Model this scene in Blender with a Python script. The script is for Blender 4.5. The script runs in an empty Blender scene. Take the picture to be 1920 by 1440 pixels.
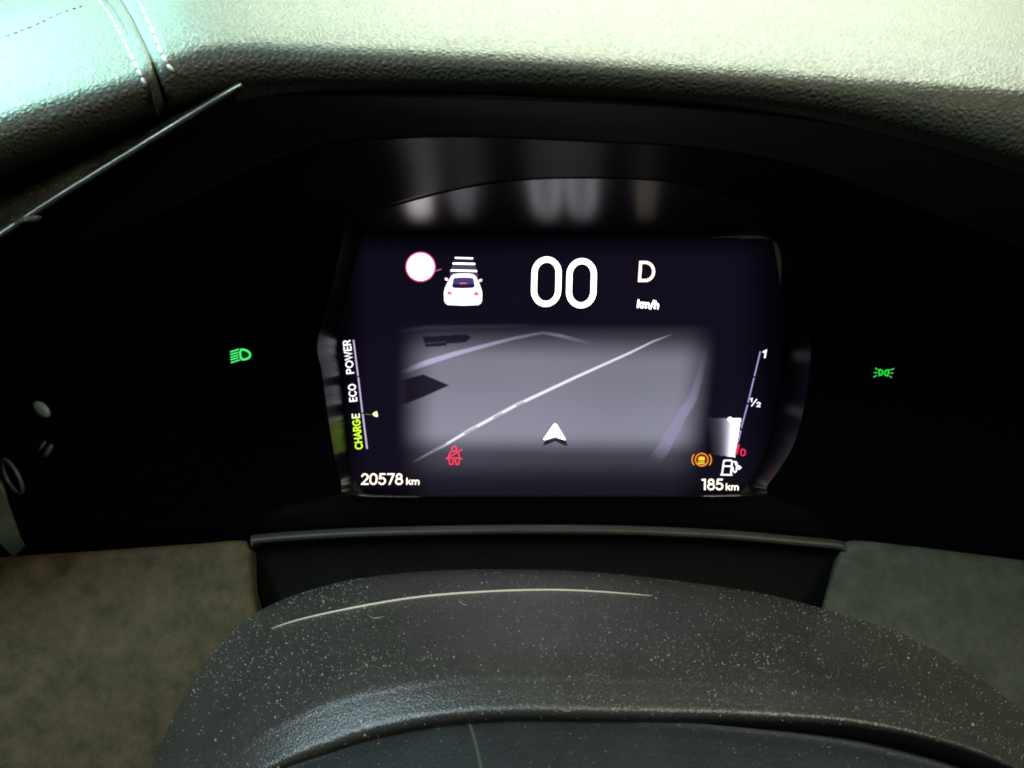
import bpy, math, random
import numpy as np
from mathutils import Vector

random.seed(7)
rng = np.random.default_rng(7)
S = bpy.context.scene
C = S.collection

# ---------------------------------------------------------------- camera
PITCH = math.radians(-33.0)
CAM = Vector((0, 0, 1.2))
FPX = 1507.0
cd = bpy.data.cameras.new('camera')
cam = bpy.data.objects.new('camera', cd)
C.objects.link(cam)
cam.location = CAM
cam.rotation_euler = (math.radians(90) + PITCH, 0, 0)
cd.sensor_width = 36
cd.lens = FPX / 1920 * 36
cd.clip_start = 0.01
cd.clip_end = 50
cd.dof.use_dof = True
cd.dof.focus_distance = 0.435
cd.dof.aperture_fstop = 20
S.camera = cam
S.render.engine = 'CYCLES'
S.cycles.filter_width = 1.9
S.render.resolution_x, S.render.resolution_y = 1024, 768

# ---------------------------------------------------------------- world, lamps, exposure
w = bpy.data.worlds.new('World')
S.world = w
w.use_nodes = True
w.node_tree.nodes['Background'].inputs[0].default_value = (0.92, 1.0, 0.88, 1)
w.node_tree.nodes['Background'].inputs[1].default_value = 0.012
S.view_settings.view_transform = 'Standard'
S.view_settings.look = 'None'
S.view_settings.gamma = 1
S.view_settings.exposure = 0
S.view_settings.use_curve_mapping = False


def area(name, loc, target, sx, sy, power, col):
    l = bpy.data.lights.new(name, 'AREA')
    l.shape = 'RECTANGLE'
    l.size, l.size_y = sx, sy
    l.energy = power
    l.color = col
    o = bpy.data.objects.new(name, l)
    C.objects.link(o)
    o.location = loc
    o.rotation_euler = (Vector(target) - Vector(loc)).to_track_quat('-Z', 'Y').to_euler()
    return o


area('windscreen_light', (0.22, 1.15, 1.75), (0.1, 0.42, 1.14), 1.1, 0.5, 47, (0.88, 1.0, 0.79))
area('side_window_light', (-0.75, 0.75, 1.55), (-0.20, 0.35, 1.14), 0.5, 0.35, 26, (0.50, 1.0, 0.90))
area('cabin_light_left', (-0.60, -0.02, 1.92), (-0.08, 0.17, 1.0), 0.3, 0.3, 10.0, (0.66, 0.89, 1.0))
area('cabin_light_right', (0.62, -0.05, 1.92), (0.12, 0.17, 1.0), 0.4, 0.3, 6.0, (1.0, 0.93, 0.66))

# ---------------------------------------------------------------- geometry helpers
cp, sp = math.cos(-PITCH), math.sin(-PITCH)
RIGHT = Vector((1, 0, 0))
UP = Vector((0, sp, cp))
FWD = Vector((0, cp, -sp))


def W(px, py, d):
    """a point measured in the photograph, d metres in front of the camera"""
    return CAM + RIGHT * ((px - 960) / FPX * d) + UP * ((720 - py) / FPX * d) + FWD * d


def cr(P, t):
    """Catmull-Rom through rows of P (n,3) at parameters t in 0..n-1"""
    P = np.asarray(P, float)
    n = len(P)
    Q = np.vstack([2 * P[0] - P[1], P, 2 * P[-1] - P[-2]])
    out = []
    for x in t:
        i = min(int(x), n - 2)
        f = x - i
        a, b, c, d = Q[i], Q[i + 1], Q[i + 2], Q[i + 3]
        out.append(0.5 * ((2 * b) + (c - a) * f + (2 * a - 5 * b + 4 * c - d) * f * f + (3 * b - a - 3 * c + d) * f ** 3))
    return np.array(out)


def loft_pts(rows, nu, nv, smooth_v=True):
    R = [cr(r, np.linspace(0, len(r) - 1, nu)) for r in rows]
    R = np.array(R)                                   # rows, nu, 3
    m = len(rows)
    if m == 2 or not smooth_v:
        tv = np.linspace(0, m - 1, nv)
        G = []
        for x in tv:
            i = min(int(x), m - 2)
            f = x - i
            G.append(R[i] * (1 - f) + R[i + 1] * f)
        G = np.array(G)
    else:
        G = np.stack([cr(R[:, j], np.linspace(0, m - 1, nv)) for j in range(nu)], 1)
    return G                                          # nv, nu, 3 in (px,py,d)


def to_world(G):
    G = np.asarray(G, float)
    x = (G[..., 0] - 960) / FPX * G[..., 2]
    y = (720 - G[..., 1]) / FPX * G[..., 2]
    d = G[..., 2]
    return (np.array(CAM) + x[..., None] * np.array(RIGHT) + y[..., None] * np.array(UP) + d[..., None] * np.array(FWD))


def link(name, verts, faces, mat, parent=None, smooth=True, flip=False):
    off = Vector((0, 0, 0))
    if parent is not None:
        r = parent
        while r.parent:
            r = r.parent
        off = Vector(r.location)
    me = bpy.data.meshes.new(name)
    me.from_pydata([tuple(Vector(v) - off) for v in verts], [], faces)
    if smooth:
        me.polygons.foreach_set('use_smooth', [True] * len(me.polygons))
    me.materials.append(mat)
    me.update()
    if flip:
        tot = 0
        for p_ in me.polygons:
            tot += p_.area * p_.normal.dot((CAM - off - p_.center).normalized())
        if tot < 0:
            me.flip_normals()
    o = bpy.data.objects.new(name, me)
    C.objects.link(o)
    if parent is not None:
        o.parent = parent
    return o


def grid_faces(nv, nu, closed=False):
    f = []
    for j in range(nv - 1):
        for i in range(nu if closed else nu - 1):
            k = (i + 1) % nu
            f.append((j * nu + i, j * nu + k, (j + 1) * nu + k, (j + 1) * nu + i))
    return f


def loft(name, rows, nu, nv, mat, parent, thick=0.0, smooth_v=True, closed=False):
    if closed:
        rows = [list(r) + [r[0]] for r in rows]
    G = loft_pts(rows, nu, nv, smooth_v)
    o = link(name, to_world(G).reshape(-1, 3), grid_faces(nv, nu), mat, parent, flip=True)
    if thick:
        s = o.modifiers.new('thickness', 'SOLIDIFY')
        s.thickness = thick
        s.offset = -1.0
    return o


def thing(name, label, cat, loc, group=None):
    o = bpy.data.objects.new(name, None)
    o.empty_display_size = 0.02
    C.objects.link(o)
    o.location = loc
    o['label'] = label
    o['category'] = cat
    if group:
        o['group'] = group
    return o


def tag(o, label, cat, group=None, kind=None):
    o['label'] = label
    o['category'] = cat
    if group:
        o['group'] = group
    if kind:
        o['kind'] = kind


def tube(pts, r, sides=10, caps=True):
    """verts, faces of a tube through world points; r float or list"""
    pts = [Vector(p) for p in pts]
    n = len(pts)
    rr = r if isinstance(r, (list, tuple)) else [r] * n
    V, F = [], []
    prev = None
    for i, p in enumerate(pts):
        t = (pts[min(i + 1, n - 1)] - pts[max(i - 1, 0)]).normalized()
        a = prev if prev else (Vector((0, 0, 1)) if abs(t.z) < .9 else Vector((1, 0, 0)))
        a = (a - t * a.dot(t)).normalized()
        prev = a
        b = t.cross(a)
        for k in range(sides):
            th = 2 * math.pi * k / sides
            V.append(p + (a * math.cos(th) + b * math.sin(th)) * rr[i])
    for i in range(n - 1):
        for k in range(sides):
            k2 = (k + 1) % sides
            F.append((i * sides + k, i * sides + k2, (i + 1) * sides + k2, (i + 1) * sides + k))
    if caps:
        F.append(tuple(range(sides))[::-1])
        F.append(tuple((n - 1) * sides + k for k in range(sides)))
    return V, F


# ---------------------------------------------------------------- materials
def lin(c):
    c = c / 255.0
    return c / 12.92 if c <= 0.04045 else ((c + 0.055) / 1.055) ** 2.4


def rgb(r, g, b):
    return (lin(r), lin(g), lin(b), 1)


def mat(name, base, rough=0.5, spec=0.5, metal=0.0, coat=0.0, ior=1.5):
    m = bpy.data.materials.new(name)
    m.use_nodes = True
    b = m.node_tree.nodes['Principled BSDF']
    b.inputs['Base Color'].default_value = (*base, 1)
    b.inputs['Roughness'].default_value = rough
    b.inputs['Specular IOR Level'].default_value = spec
    b.inputs['Metallic'].default_value = metal
    b.inputs['IOR'].default_value = ior
    b.inputs['Coat Weight'].default_value = coat
    return m


def nodes(m):
    return m.node_tree.nodes, m.node_tree.links, m.node_tree.nodes['Principled BSDF']


def emit(name, col, strength):
    m = bpy.data.materials.new(name)
    m.use_nodes = True
    N, L = m.node_tree.nodes, m.node_tree.links
    N.clear()
    o = N.new('ShaderNodeOutputMaterial')
    e = N.new('ShaderNodeEmission')
    e.inputs[0].default_value = col if len(col) == 4 else (*col, 1)
    e.inputs[1].default_value = strength
    L.new(e.outputs[0], o.inputs[0])
    return m


def leather_mat():
    m = mat('dark_leather', (0.054, 0.054, 0.034), 0.56, 0.4)
    N, L, b = nodes(m)
    tc = N.new('ShaderNodeTexCoord')
    mp = N.new('ShaderNodeMapping')
    mp.inputs['Rotation'].default_value = (0, 0, math.radians(38))
    mp.inputs['Scale'].default_value = (1.0, 1.35, 1.0)
    L.new(tc.outputs['Object'], mp.inputs[0])
    nz = N.new('ShaderNodeTexNoise')
    nz.inputs['Scale'].default_value = 160
    nz.inputs['Detail'].default_value = 2
    L.new(mp.outputs[0], nz.inputs['Vector'])
    mx = N.new('ShaderNodeMix')
    mx.data_type = 'VECTOR'
    mx.inputs[0].default_value = 0.0007
    L.new(mp.outputs[0], mx.inputs[4])
    L.new(nz.outputs['Color'], mx.inputs[5])
    vo = N.new('ShaderNodeTexVoronoi')
    vo.feature = 'DISTANCE_TO_EDGE'
    vo.inputs['Scale'].default_value = 520
    L.new(mx.outputs[1], vo.inputs['Vector'])
    iv = N.new('ShaderNodeMath')
    iv.operation = 'MULTIPLY'
    iv.use_clamp = True
    iv.inputs[0].default_value = 2.2
    L.new(vo.outputs['Distance'], iv.inputs[1])
    n2 = N.new('ShaderNodeTexNoise')
    n2.inputs['Scale'].default_value = 90
    n2.inputs['Detail'].default_value = 4
    L.new(tc.outputs['Object'], n2.inputs['Vector'])
    ad = N.new('ShaderNodeMath')
    ad.operation = 'MULTIPLY_ADD'
    ad.inputs[1].default_value = 0.3
    L.new(n2.outputs['Fac'], ad.inputs[0])
    L.new(iv.outputs[0], ad.inputs[2])
    bp = N.new('ShaderNodeBump')
    bp.inputs['Strength'].default_value = 0.75
    bp.inputs['Distance'].default_value = 0.0005
    L.new(ad.outputs[0], bp.inputs['Height'])
    L.new(bp.outputs[0], b.inputs['Normal'])
    return m


def plastic_mat(name, c1, c2, rough, spec, speck=0.0, grain=900, bump=0.3, speck_scale=700, blotch=35):
    """moulded matt plastic: fine grain, blotches of wear and settled dust"""
    m = mat(name, c1, rough, spec)
    N, L, b = nodes(m)
    tc = N.new('ShaderNodeTexCoord')
    n1 = N.new('ShaderNodeTexNoise')
    n1.inputs['Scale'].default_value = blotch
    n1.inputs['Detail'].default_value = 8
    n1.inputs['Roughness'].default_value = 0.75
    L.new(tc.outputs['Object'], n1.inputs['Vector'])
    rp = N.new('ShaderNodeValToRGB')
    rp.color_ramp.elements[0].position = 0.35
    rp.color_ramp.elements[1].position = 0.68
    rp.color_ramp.elements[0].color = (*c1, 1)
    rp.color_ramp.elements[1].color = (*c2, 1)
    L.new(n1.outputs['Fac'], rp.inputs[0])
    last = rp.outputs[0]
    if speck:
        v = N.new('ShaderNodeTexVoronoi')
        v.inputs['Scale'].default_value = speck_scale
        L.new(tc.outputs['Object'], v.inputs['Vector'])
        r2 = N.new('ShaderNodeValToRGB')
        r2.color_ramp.elements[0].position = 0.10
        r2.color_ramp.elements[0].color = (1, 1, 1, 1)
        r2.color_ramp.elements[1].position = 0.26
        r2.color_ramp.elements[1].color = (0, 0, 0, 1)
        L.new(v.outputs['Distance'], r2.inputs[0])
        sep = N.new('ShaderNodeSeparateColor')
        L.new(v.outputs['Color'], sep.inputs[0])
        gt = N.new('ShaderNodeMath')
        gt.operation = 'GREATER_THAN'
        gt.inputs[1].default_value = 0.62
        L.new(sep.outputs[0], gt.inputs[0])
        mu = N.new('ShaderNodeMath')
        mu.operation = 'MULTIPLY'
        L.new(r2.outputs[0], mu.inputs[0])
        L.new(gt.outputs[0], mu.inputs[1])
        m3 = N.new('ShaderNodeMath')
        m3.operation = 'MULTIPLY'
        m3.inputs[1].default_value = speck
        L.new(mu.outputs[0], m3.inputs[0])
        mc = N.new('ShaderNodeMix')
        mc.data_type = 'RGBA'
        L.new(m3.outputs[0], mc.inputs[0])
        L.new(last, mc.inputs[6])
        mc.inputs[7].default_value = (0.42, 0.38, 0.31, 1)
        last = mc.outputs[2]
    L.new(last, b.inputs['Base Color'])
    n3 = N.new('ShaderNodeTexNoise')
    n3.inputs['Scale'].default_value = grain
    n3.inputs['Detail'].default_value = 3
    L.new(tc.outputs['Object'], n3.inputs['Vector'])
    bp = N.new('ShaderNodeBump')
    bp.inputs['Strength'].default_value = bump
    bp.inputs['Distance'].default_value = 0.0006
    L.new(n3.outputs['Fac'], bp.inputs['Height'])
    L.new(bp.outputs[0], b.inputs['Normal'])
    return m


M = {}
M['leather'] = leather_mat()
M['thread'] = mat('pale_thread', (0.62, 0.66, 0.60), 0.6)
M['dark_thread'] = mat('grey_thread', (0.10, 0.13, 0.12), 0.7)
M['gloss'] = mat('piano_black', (0.003, 0.0028, 0.003), 0.22, 0.6)
M['wall'] = mat('satin_black_reveal', (0.004, 0.004, 0.005), 0.30, 0.5, ior=1.21)
M['shroud'] = mat('hood_lining', (0.006, 0.0065, 0.0065), 0.36, 0.35, ior=1.09)
M['bezel'] = mat('smoked_bezel', (0.002, 0.0015, 0.002), 0.22, 0.16)
M['matte'] = plastic_mat('matt_black_lining', (0.010, 0.016, 0.011), (0.016, 0.023, 0.017), 0.75, 0.3)
M['lip'] = plastic_mat('rubbery_black_plastic', (0.036, 0.036, 0.026), (0.05, 0.05, 0.04), 0.45, 0.5)
M['dome'] = plastic_mat('dusty_column_plastic', (0.046, 0.044, 0.038), (0.064, 0.061, 0.053), 0.30, 1.0, speck=0.42, grain=1400, bump=.5)
M['front'] = plastic_mat('column_front_plastic', (0.022, 0.026, 0.028), (0.034, 0.039, 0.041), 0.5, 0.45, speck=0.12)
M['lower'] = plastic_mat('worn_dash_plastic', (0.036, 0.030, 0.012), (0.100, 0.076, 0.042), 0.7, 0.3, grain=1500, bump=0.6, blotch=80)
M['lower_r'] = plastic_mat('grey_dash_plastic', (0.032, 0.036, 0.022), (0.072, 0.077, 0.056), 0.7, 0.3, grain=1500, bump=0.6, blotch=80)
M['trim'] = plastic_mat('dusty_trim_plastic', (0.012, 0.015, 0.011), (0.07, 0.078, 0.062), 0.85, 0.15, speck=0.9, speck_scale=620, blotch=60)
M['edge'] = mat('edge_highlight_metal', (0.62, 0.62, 0.55), 0.28, 0.5, metal=1.0)
M['dust'] = mat('pale_dust', (0.72, 0.64, 0.55), 0.9, 0.2)
M['fibre'] = mat('lint_fibre', (0.6, 0.55, 0.42), 0.8, 0.2)
M['pale_button'] = mat('pale_button', (0.20, 0.25, 0.27), 0.4)
M['ring'] = mat('grey_ring', (0.07, 0.09, 0.11), 0.4)
M['switch'] = plastic_mat('switch_plastic', (0.02, 0.03, 0.022), (0.05, 0.06, 0.045), 0.5, 0.4)

E = {}
E['white'] = emit('display_white', rgb(250, 246, 255), 4.0)
E['small'] = emit('display_small_white', rgb(250, 244, 255), 1.7)
E['warm'] = emit('display_warm_white', rgb(255, 236, 214), 2.2)
E['line'] = emit('display_lavender_line', rgb(205, 190, 228), 1.0)
E['dark'] = emit('display_dark', rgb(18, 14, 30), 1.0)
E['mid'] = emit('display_grey', rgb(78, 74, 92), 1.0)
E['mid2'] = emit('display_dim_grey', rgb(44, 42, 58), 1.0)
E['pink'] = emit('display_pink_ring', rgb(255, 90, 150), 1.3)
E['red'] = emit('display_red', rgb(255, 50, 95), 1.1)
E['redline'] = emit('warning_red', rgb(255, 50, 82), 1.6)
E['lamp'] = emit('tail_lamp_red', rgb(250, 110, 130), 1.0)
E['lime'] = emit('display_lime', rgb(205, 255, 60), 1.5)
E['limew'] = emit('display_pale_lime', rgb(240, 255, 200), 1.5)
E['green'] = emit('indicator_green', rgb(85, 255, 130), 1.0)
E['green2'] = emit('indicator_deep_green', rgb(45, 245, 75), 1.0)
E['gdim'] = emit('indicator_dim_green', rgb(0, 70, 12), 1.0)
E['gfill'] = emit('indicator_fill_green', rgb(0, 130, 10), 1.0)
E['orange'] = emit('warning_orange', rgb(255, 150, 50), 1.2)
E['yellow'] = emit('warning_yellow', rgb(255, 215, 60), 1.2)
E['brown'] = emit('warning_brown', rgb(110, 40, 5), 1.0)
E['window'] = emit('car_window', rgb(70, 66, 120), 1.0)

# ---------------------------------------------------------------- dashboard pad (leather)
pad = thing('dashboard_pad', 'dark leather dashboard top pad with pale stitched seam, in bright daylight above the display',
            'dashboard', W(960, 60, 0.40))


xx_ = np.linspace(-1400, 3600, 2501)


def smooth1(px, v, k=30):
    y = np.interp(xx_, px, v)
    ker = np.hanning(2 * k + 1)
    ker /= ker.sum()
    return np.convolve(np.pad(y, k, mode='edge'), ker, 'valid')


ap_ = smooth1([-1400, -700, -420, -220, -80, 20, 110, 190, 240, 290, 330, 400, 470, 600, 780, 960, 1180, 1400, 1650, 1920, 2200, 2700, 3600],
              [900, 540, 390, 286, 226, 188, 160, 139, 124, 98, 78, 62, 60, 66, 74, 82, 96, 110, 130, 152, 185, 260, 420], 22)
lo_ = smooth1([-1400, -700, -220, -80, 20, 110, 190, 290, 345, 400, 470, 600, 780, 960, 1180, 1400, 1650, 1920, 2200, 2700, 3600],
              [1100, 700, 430, 365, 325, 292, 262, 224, 206, 194, 184, 180, 184, 188, 198, 214, 250, 330, 440, 640, 950])
df_ = smooth1([-700, -420, 20, 278, 470, 780, 1180, 1650, 2200, 2700], [.25, .255, .26, .265, .27, .27, .27, .268, .26, .25], 60)


def pad_rows(side):
    rows = []
    spec = [(0.62, -400, 0, 0, 20), (0.34, -190, 0, 0, 160), (0.20, -142, 0, 0, 216), (0.10, -91, 0, 0, 245), (0.045, -48, 0, 0, 262), (0.015, -18, 0, 0, 274),
            (0.0, 6, 0, 0, 282), (-0.005, 26, 0, 0, 289), (-0.005, 0, .5, 1, 300), (0.002, 0, .85, 1, 312), (0.018, 0, 1.0, 1, 320), (0.045, 0, 1.05, 1, 325)]
    for dd, dy, f, mode, sx in spec:
        if side < 0:
            px = list(np.linspace(-1100, sx - 40, 12)) + [sx - 24, sx - 12, sx - 4, sx - .5]
            gr = [0] * 12 + [-.0003, .0, .0016, .0045]
        else:
            px = [sx + .5, sx + 4, sx + 12, sx + 24] + list(sx + 40 + (3300 - sx - 40) * np.linspace(0, 1, 20) ** 1.35)
            gr = [.0045, .0016, .0, -.0003] + [0] * 20
        px = np.array(px)
        a = np.interp(px, xx_, ap_)
        l = np.interp(px, xx_, lo_)
        y = a + dy if not mode else a + (l - a) * f
        rows.append(list(zip(px, y, np.interp(px, xx_, df_) + dd + np.array(gr))))
    return rows


main_rows = pad_rows(1)
left_rows = pad_rows(-1)
mainG = loft_pts(main_rows, 260, 160)
leftG = loft_pts(left_rows, 160, 160)
o = link('leather_cover', to_world(mainG).reshape(-1, 3), grid_faces(160, 260), M['leather'], pad, flip=True)
o['label'] = 'main grained leather cover right of the seam'
o.modifiers.new('thickness', 'SOLIDIFY').thickness = 0.0015
o.modifiers['thickness'].offset = 1 if False else -1
o = link('leather_cover', to_world(leftG).reshape(-1, 3), grid_faces(160, 160), M['leather'], pad, flip=True)
o['label'] = 'corner leather cover left of the seam'
o.modifiers.new('thickness', 'SOLIDIFY').thickness = 0.0015
o.modifiers['thickness'].offset = -1


def project(G, px, py):
    if len(G) == 160 and G is globals().get('domeG'):
        G = G[24:108]
    """the depth of a lofted sheet where the photograph shows it at px, py (front-most)"""
    P = G.reshape(-1, 3)
    d2 = (P[:, 0] - px) ** 2 + (P[:, 1] - py) ** 2
    k = np.argsort(d2)[:4]
    wgt = 1 / (d2[k] + 1)
    return float((P[k, 2] * wgt).sum() / wgt.sum())


def stitches(name, path, G, mt, step, length, r, label=None):
    V, F = [], []
    P = cr([(a, b, 0) for a, b in path], np.linspace(0, len(path) - 1, 300))[:, :2]
    s = np.concatenate([[0], np.cumsum(np.hypot(*np.diff(P, axis=0).T))])
    pos = 0
    while pos + length < s[-1]:
        pts = []
        for q in np.linspace(0, 1, 5):
            x = np.interp(pos + q * length, s, P[:, 0])
            y = np.interp(pos + q * length, s, P[:, 1])
            d = project(G, x, y) - 0.0004 - 0.0004 * math.sin(math.pi * q)
            pts.append(W(x, y, d))
        v, f = tube(pts, [r * .55, r, r * 1.1, r, r * .55], 7)
        b = len(V)
        V += v
        F += [tuple(i + b for i in q) for q in f]
        pos += step
    o = link(name, V, F, mt, pad)
    if label:
        o['label'] = label
    return o


stitches('stitching', [(150, -60), (176, -12), (196, 14), (216, 46), (236, 86), (252, 118), (268, 150), (280, 172)], leftG,
         M['thread'], 17, 14, 0.00050, 'pale stitches along the left side of the seam')
stitches('stitching', [(236, -40), (256, -5), (272, 28), (286, 58), (296, 84), (312, 118), (330, 140)], mainG,
         M['thread'], 20, 16.5, 0.00055, 'pale stitches along the right side of the seam')
stitches('stitching', [(-200, 150), (-60, 96), (0, 72), (60, 50), (110, 26), (165, 8)], leftG,
         M['dark_thread'], 15, 9, 0.0004, 'dark stitches crossing the bright corner of the pad')

# ---------------------------------------------------------------- instrument cluster
cl = thing('instrument_cluster', 'black digital instrument cluster showing 00 and a grey map under the pad',
           'instrument cluster', W(1050, 930, 0.45))
inner = [(682, 438), (900, 440), (1100, 443), (1300, 446), (1448, 450), (1464, 550), (1466, 640), (1456, 740), (1438, 830), (1404, 903),
         (1385, 926), (1150, 928), (900, 928), (686, 926), (662, 893), (652, 800), (642, 700), (637, 640), (655, 540)]
outer = [(650, 412), (880, 352), (1080, 335), (1300, 350), (1486, 425), (1513, 530), (1521, 640), (1511, 745), (1487, 835), (1440, 908),
         (1412, 929), (1150, 931), (900, 931), (668, 929), (638, 898), (618, 800), (604, 700), (596, 640), (624, 530)]
od = [0.419, 0.366, 0.354, 0.366, 0.419, 0.410, .406, .406, .406, .406, .406, .406, .406, .406, .406, .406, .406, .406, .410]
DS = 0.45


def subloop(pts, per=12):
    """rounded loop"""
    P = list(pts) + [pts[0]]
    return P


loft('reveal', [[(x, y, DS + .001) for x, y in inner], [(x, y, d) for (x, y), d in zip(outer, od)]], 240, 14, M['wall'], cl, closed=True)
far = [(-150, 150), (600, 100), (1080, 80), (1500, 100), (2400, 160), (2450, 520), (2450, 640), (2450, 800), (2450, 900), (2200, 1060),
       (1800, 1100), (1150, 1090), (900, 1090), (300, 1100), (-300, 1100), (-500, 900), (-500, 700), (-500, 640), (-500, 500)]
loft('bezel', [[(x, y, d) for (x, y), d in zip(outer, od)], [(a + (x - a) * .06, b + (y - b) * .06, d + .001) for (x, y), (a, b), d in zip(far, outer, od)],
               [(x, y, .415) for x, y in far]], 240, 24, M['bezel'], cl, closed=True, smooth_v=False)
# rounded edge line where the reveal meets the hood lining
hb = [(120, 580, .405), (330, 515, .404), (475, 468, .404), (560, 441, .408), (650, 410, .415), (880, 350, .364), (1080, 334, .352), (1300, 349, .364),
      (1486, 424, .415), (1600, 480, .404), (1800, 560, .405), (2100, 640, .41), (2300, 700, .41)]
hm = [(60, 480, .37), (250, 420, .36), (430, 335, .345), (540, 288, .325), (650, 262, .308), (850, 254, .3035), (1080, 263, .308), (1300, 275, .315),
      (1480, 305, .330), (1620, 350, .345), (1850, 440, .355), (2100, 530, .36), (2300, 600, .36)]
hf = [(120, 320, .33), (250, 280, .32), (400, 205, .30), (500, 180, .282), (650, 178, .275), (850, 182, .273), (1080, 190, .273), (1300, 203, .273),
      (1480, 220, .275), (1650, 248, .278), (1900, 325, .280), (2100, 400, .280), (2300, 480, .28)]
loft('hood_lining', [hb, hm], 180, 24, M['shroud'], cl, thick=0.002)
o = loft('hood_lining', [hm, [(a * .5 + b * .5, c * .5 + d * .5 - 4, e * .5 + f * .5) for (a, c, e), (b, d, f) in zip(hm, hf)], hf], 180, 24, M['matte'], cl, thick=0.002)
o['label'] = 'matt front strip of the hood under the leather'
# faint moulded crease lines
for nm, row, r in (('trim_line', hb[2:10], 0.0003), ('trim_line', hm[3:11], 0.0002)):
    P = cr(row, np.linspace(0, len(row) - 1, 90))
    v, f = tube([W(*p) for p in P], r, 8)
    link(nm, v, f, M['matte'], cl)


# ---- the display picture: a fine sheet whose emission is the picture it shows
def sm(a, b, x):
    t = np.clip((x - a) / (b - a), 0, 1)
    return t * t * (3 - 2 * t)


def seg_dist(X, Y, a, b):
    ax, ay = a
    bx, by = b
    dx, dy = bx - ax, by - ay
    t = np.clip(((X - ax) * dx + (Y - ay) * dy) / (dx * dx + dy * dy), 0, 1)
    return np.hypot(X - ax - t * dx, Y - ay - t * dy), t


def poly_sd(X, Y, P):
    ins = np.zeros(X.shape, bool)
    D = np.full(X.shape, 1e9)
    n = len(P)
    for i in range(n):
        (ax, ay), (bx, by) = P[i], P[(i + 1) % n]
        d, _ = seg_dist(X, Y, P[i], P[(i + 1) % n])
        D = np.minimum(D, d)
        c = ((ay > Y) != (by > Y)) & (X < (bx - ax) * (Y - ay) / (by - ay + 1e-9) + ax)
        ins ^= c
    return np.where(ins, -D, D)


def line_w(X, Y, pts):
    """pts (x,y,halfwidth,strength): soft coverage of a tapering line"""
    out = np.zeros(X.shape)
    for p, q in zip(pts[:-1], pts[1:]):
        d, t = seg_dist(X, Y, p[:2], q[:2])
        hw = p[2] + (q[2] - p[2]) * t
        st = p[3] + (q[3] - p[3]) * t
        out = np.maximum(out, np.clip(hw + .9 - d, 0, 1.6) / 1.6 * st)
    return out


def z4(x, y):
    return (580 + x / 3.84, 600 + y / 3.84)


def z5(x, y):
    return (1080 + x / 4.0, 600 + y / 4.0)


stp = 1.6
xs = np.arange(590, 1512, stp)
ys = np.arange(425, 934, stp)
X, Y = np.meshgrid(xs, ys)
L3 = lambda r, g, b: np.array([lin(r), lin(g), lin(b)])
IMG = np.zeros(X.shape + (3,))


def over(a, col):
    global IMG
    IMG = IMG * (1 - a[..., None]) + np.asarray(col) * a[..., None]


# LCD black level, a bit uneven
bg = L3(18, 14, 28)
IMG[:] = bg
blot = np.zeros(X.shape)
for _ in range(26):
    cx, cy, s_ = rng.uniform(620, 1480), rng.uniform(430, 930), rng.uniform(30, 110)
    blot += rng.uniform(-1, 1) * np.exp(-((X - cx) ** 2 + (Y - cy) ** 2) / (2 * s_ * s_))
IMG *= (1 + .16 * blot)[..., None]
IMG *= (0.10 + 0.90 * sm(432, 490, Y) * sm(636, 700, X + (Y - 640) * 0.02) * (1 - .95 * sm(1370, 1465, X)))[..., None]
IMG *= (1 - .7 * sm(900, 925, Y))[..., None]
# map ground
right_edge = 1333 - (Y - 640) * 0.10
mask = (sm(738, 826, X) ** 1.15) * (1 - sm(-60, 16, X - right_edge)) * (0.14 * sm(604, 630, Y) + 0.86 * sm(622, 684, Y - 0.012 * (X - 1000)) ** .9)
mask = mask * (1 - .80 * sm(808, 856, Y + (X - 1000) * -0.01)) * (1 - .85 * sm(850, 905, Y))
ground = L3(141, 141, 158)[None, None] * ((0.80 + .20 * sm(690, 810, Y)) * (1 + .07 * blot))[..., None]
IMG = IMG * (1 - mask[..., None]) + ground * mask[..., None]
# far pale strip at the left horizon
over(np.clip(line_w(X, Y, [(742, 622, 3, 0), (800, 614, 3, .35), (960, 611, 3, .2), (1010, 611, 3, 0)]), 0, 1), L3(70, 66, 86))
# left road edge, pale
a = line_w(X, Y, [(*z4(620, 395), 3, 0), (*z4(760, 340), 4.5, .45), (*z4(860, 302), 5, .95), (*z4(1050, 243), 4.2, .95), (*z4(1300, 176), 3, .6),
                  (*z4(1480, 130), 2.4, .35), (*z4(1680, 92), 2.2, .18), (*z4(1800, 112), 3, .28), (*z4(2060, 178), 3, .0)])
over(a * sm(742, 800, X), L3(188, 178, 214))
# dark blocks
p1 = [z4(560, 465), z4(700, 425), z4(820, 393), z4(1003, 470), z4(850, 540), z4(690, 604), z4(560, 600)]
over(np.clip(.8 - poly_sd(X, Y, p1), 0, 1) * .96 * sm(738, 765, X), L3(24, 17, 31))
p2 = [z4(815, 122), z4(1130, 103), z4(1165, 128), z4(1120, 160), z4(985, 170), z4(985, 184), z4(840, 194), z4(830, 160)]
over(np.clip(.8 - poly_sd(X, Y, p2), 0, 1) * .95, L3(26, 20, 36))
over(line_w(X, Y, [(*z4(845, 170), .8, .5), (*z4(980, 158), .8, .5)]), L3(90, 86, 110))
# right road edge
a = line_w(X, Y, [(*z5(570, 1090), 12, 0), (*z5(640, 990), 12, .35), (*z5(700, 885), 11, .75), (*z5(800, 700), 9.5, .8), (*z5(875, 590), 8, .55),
                  (*z5(925, 430), 6, .35), (*z5(965, 250), 5, .12)])
a = a * sm(628, 690, Y) * (1 - sm(835, 880, Y)) * (1 - .6 * sm(1290, 1325, X))
over(a, L3(152, 142, 178))
over(line_w(X, Y, [(*z5(850, 590), .8, .25), (*z5(900, 420), .8, .25), (*z5(945, 250), .6, 0)]), L3(70, 66, 84))
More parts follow.
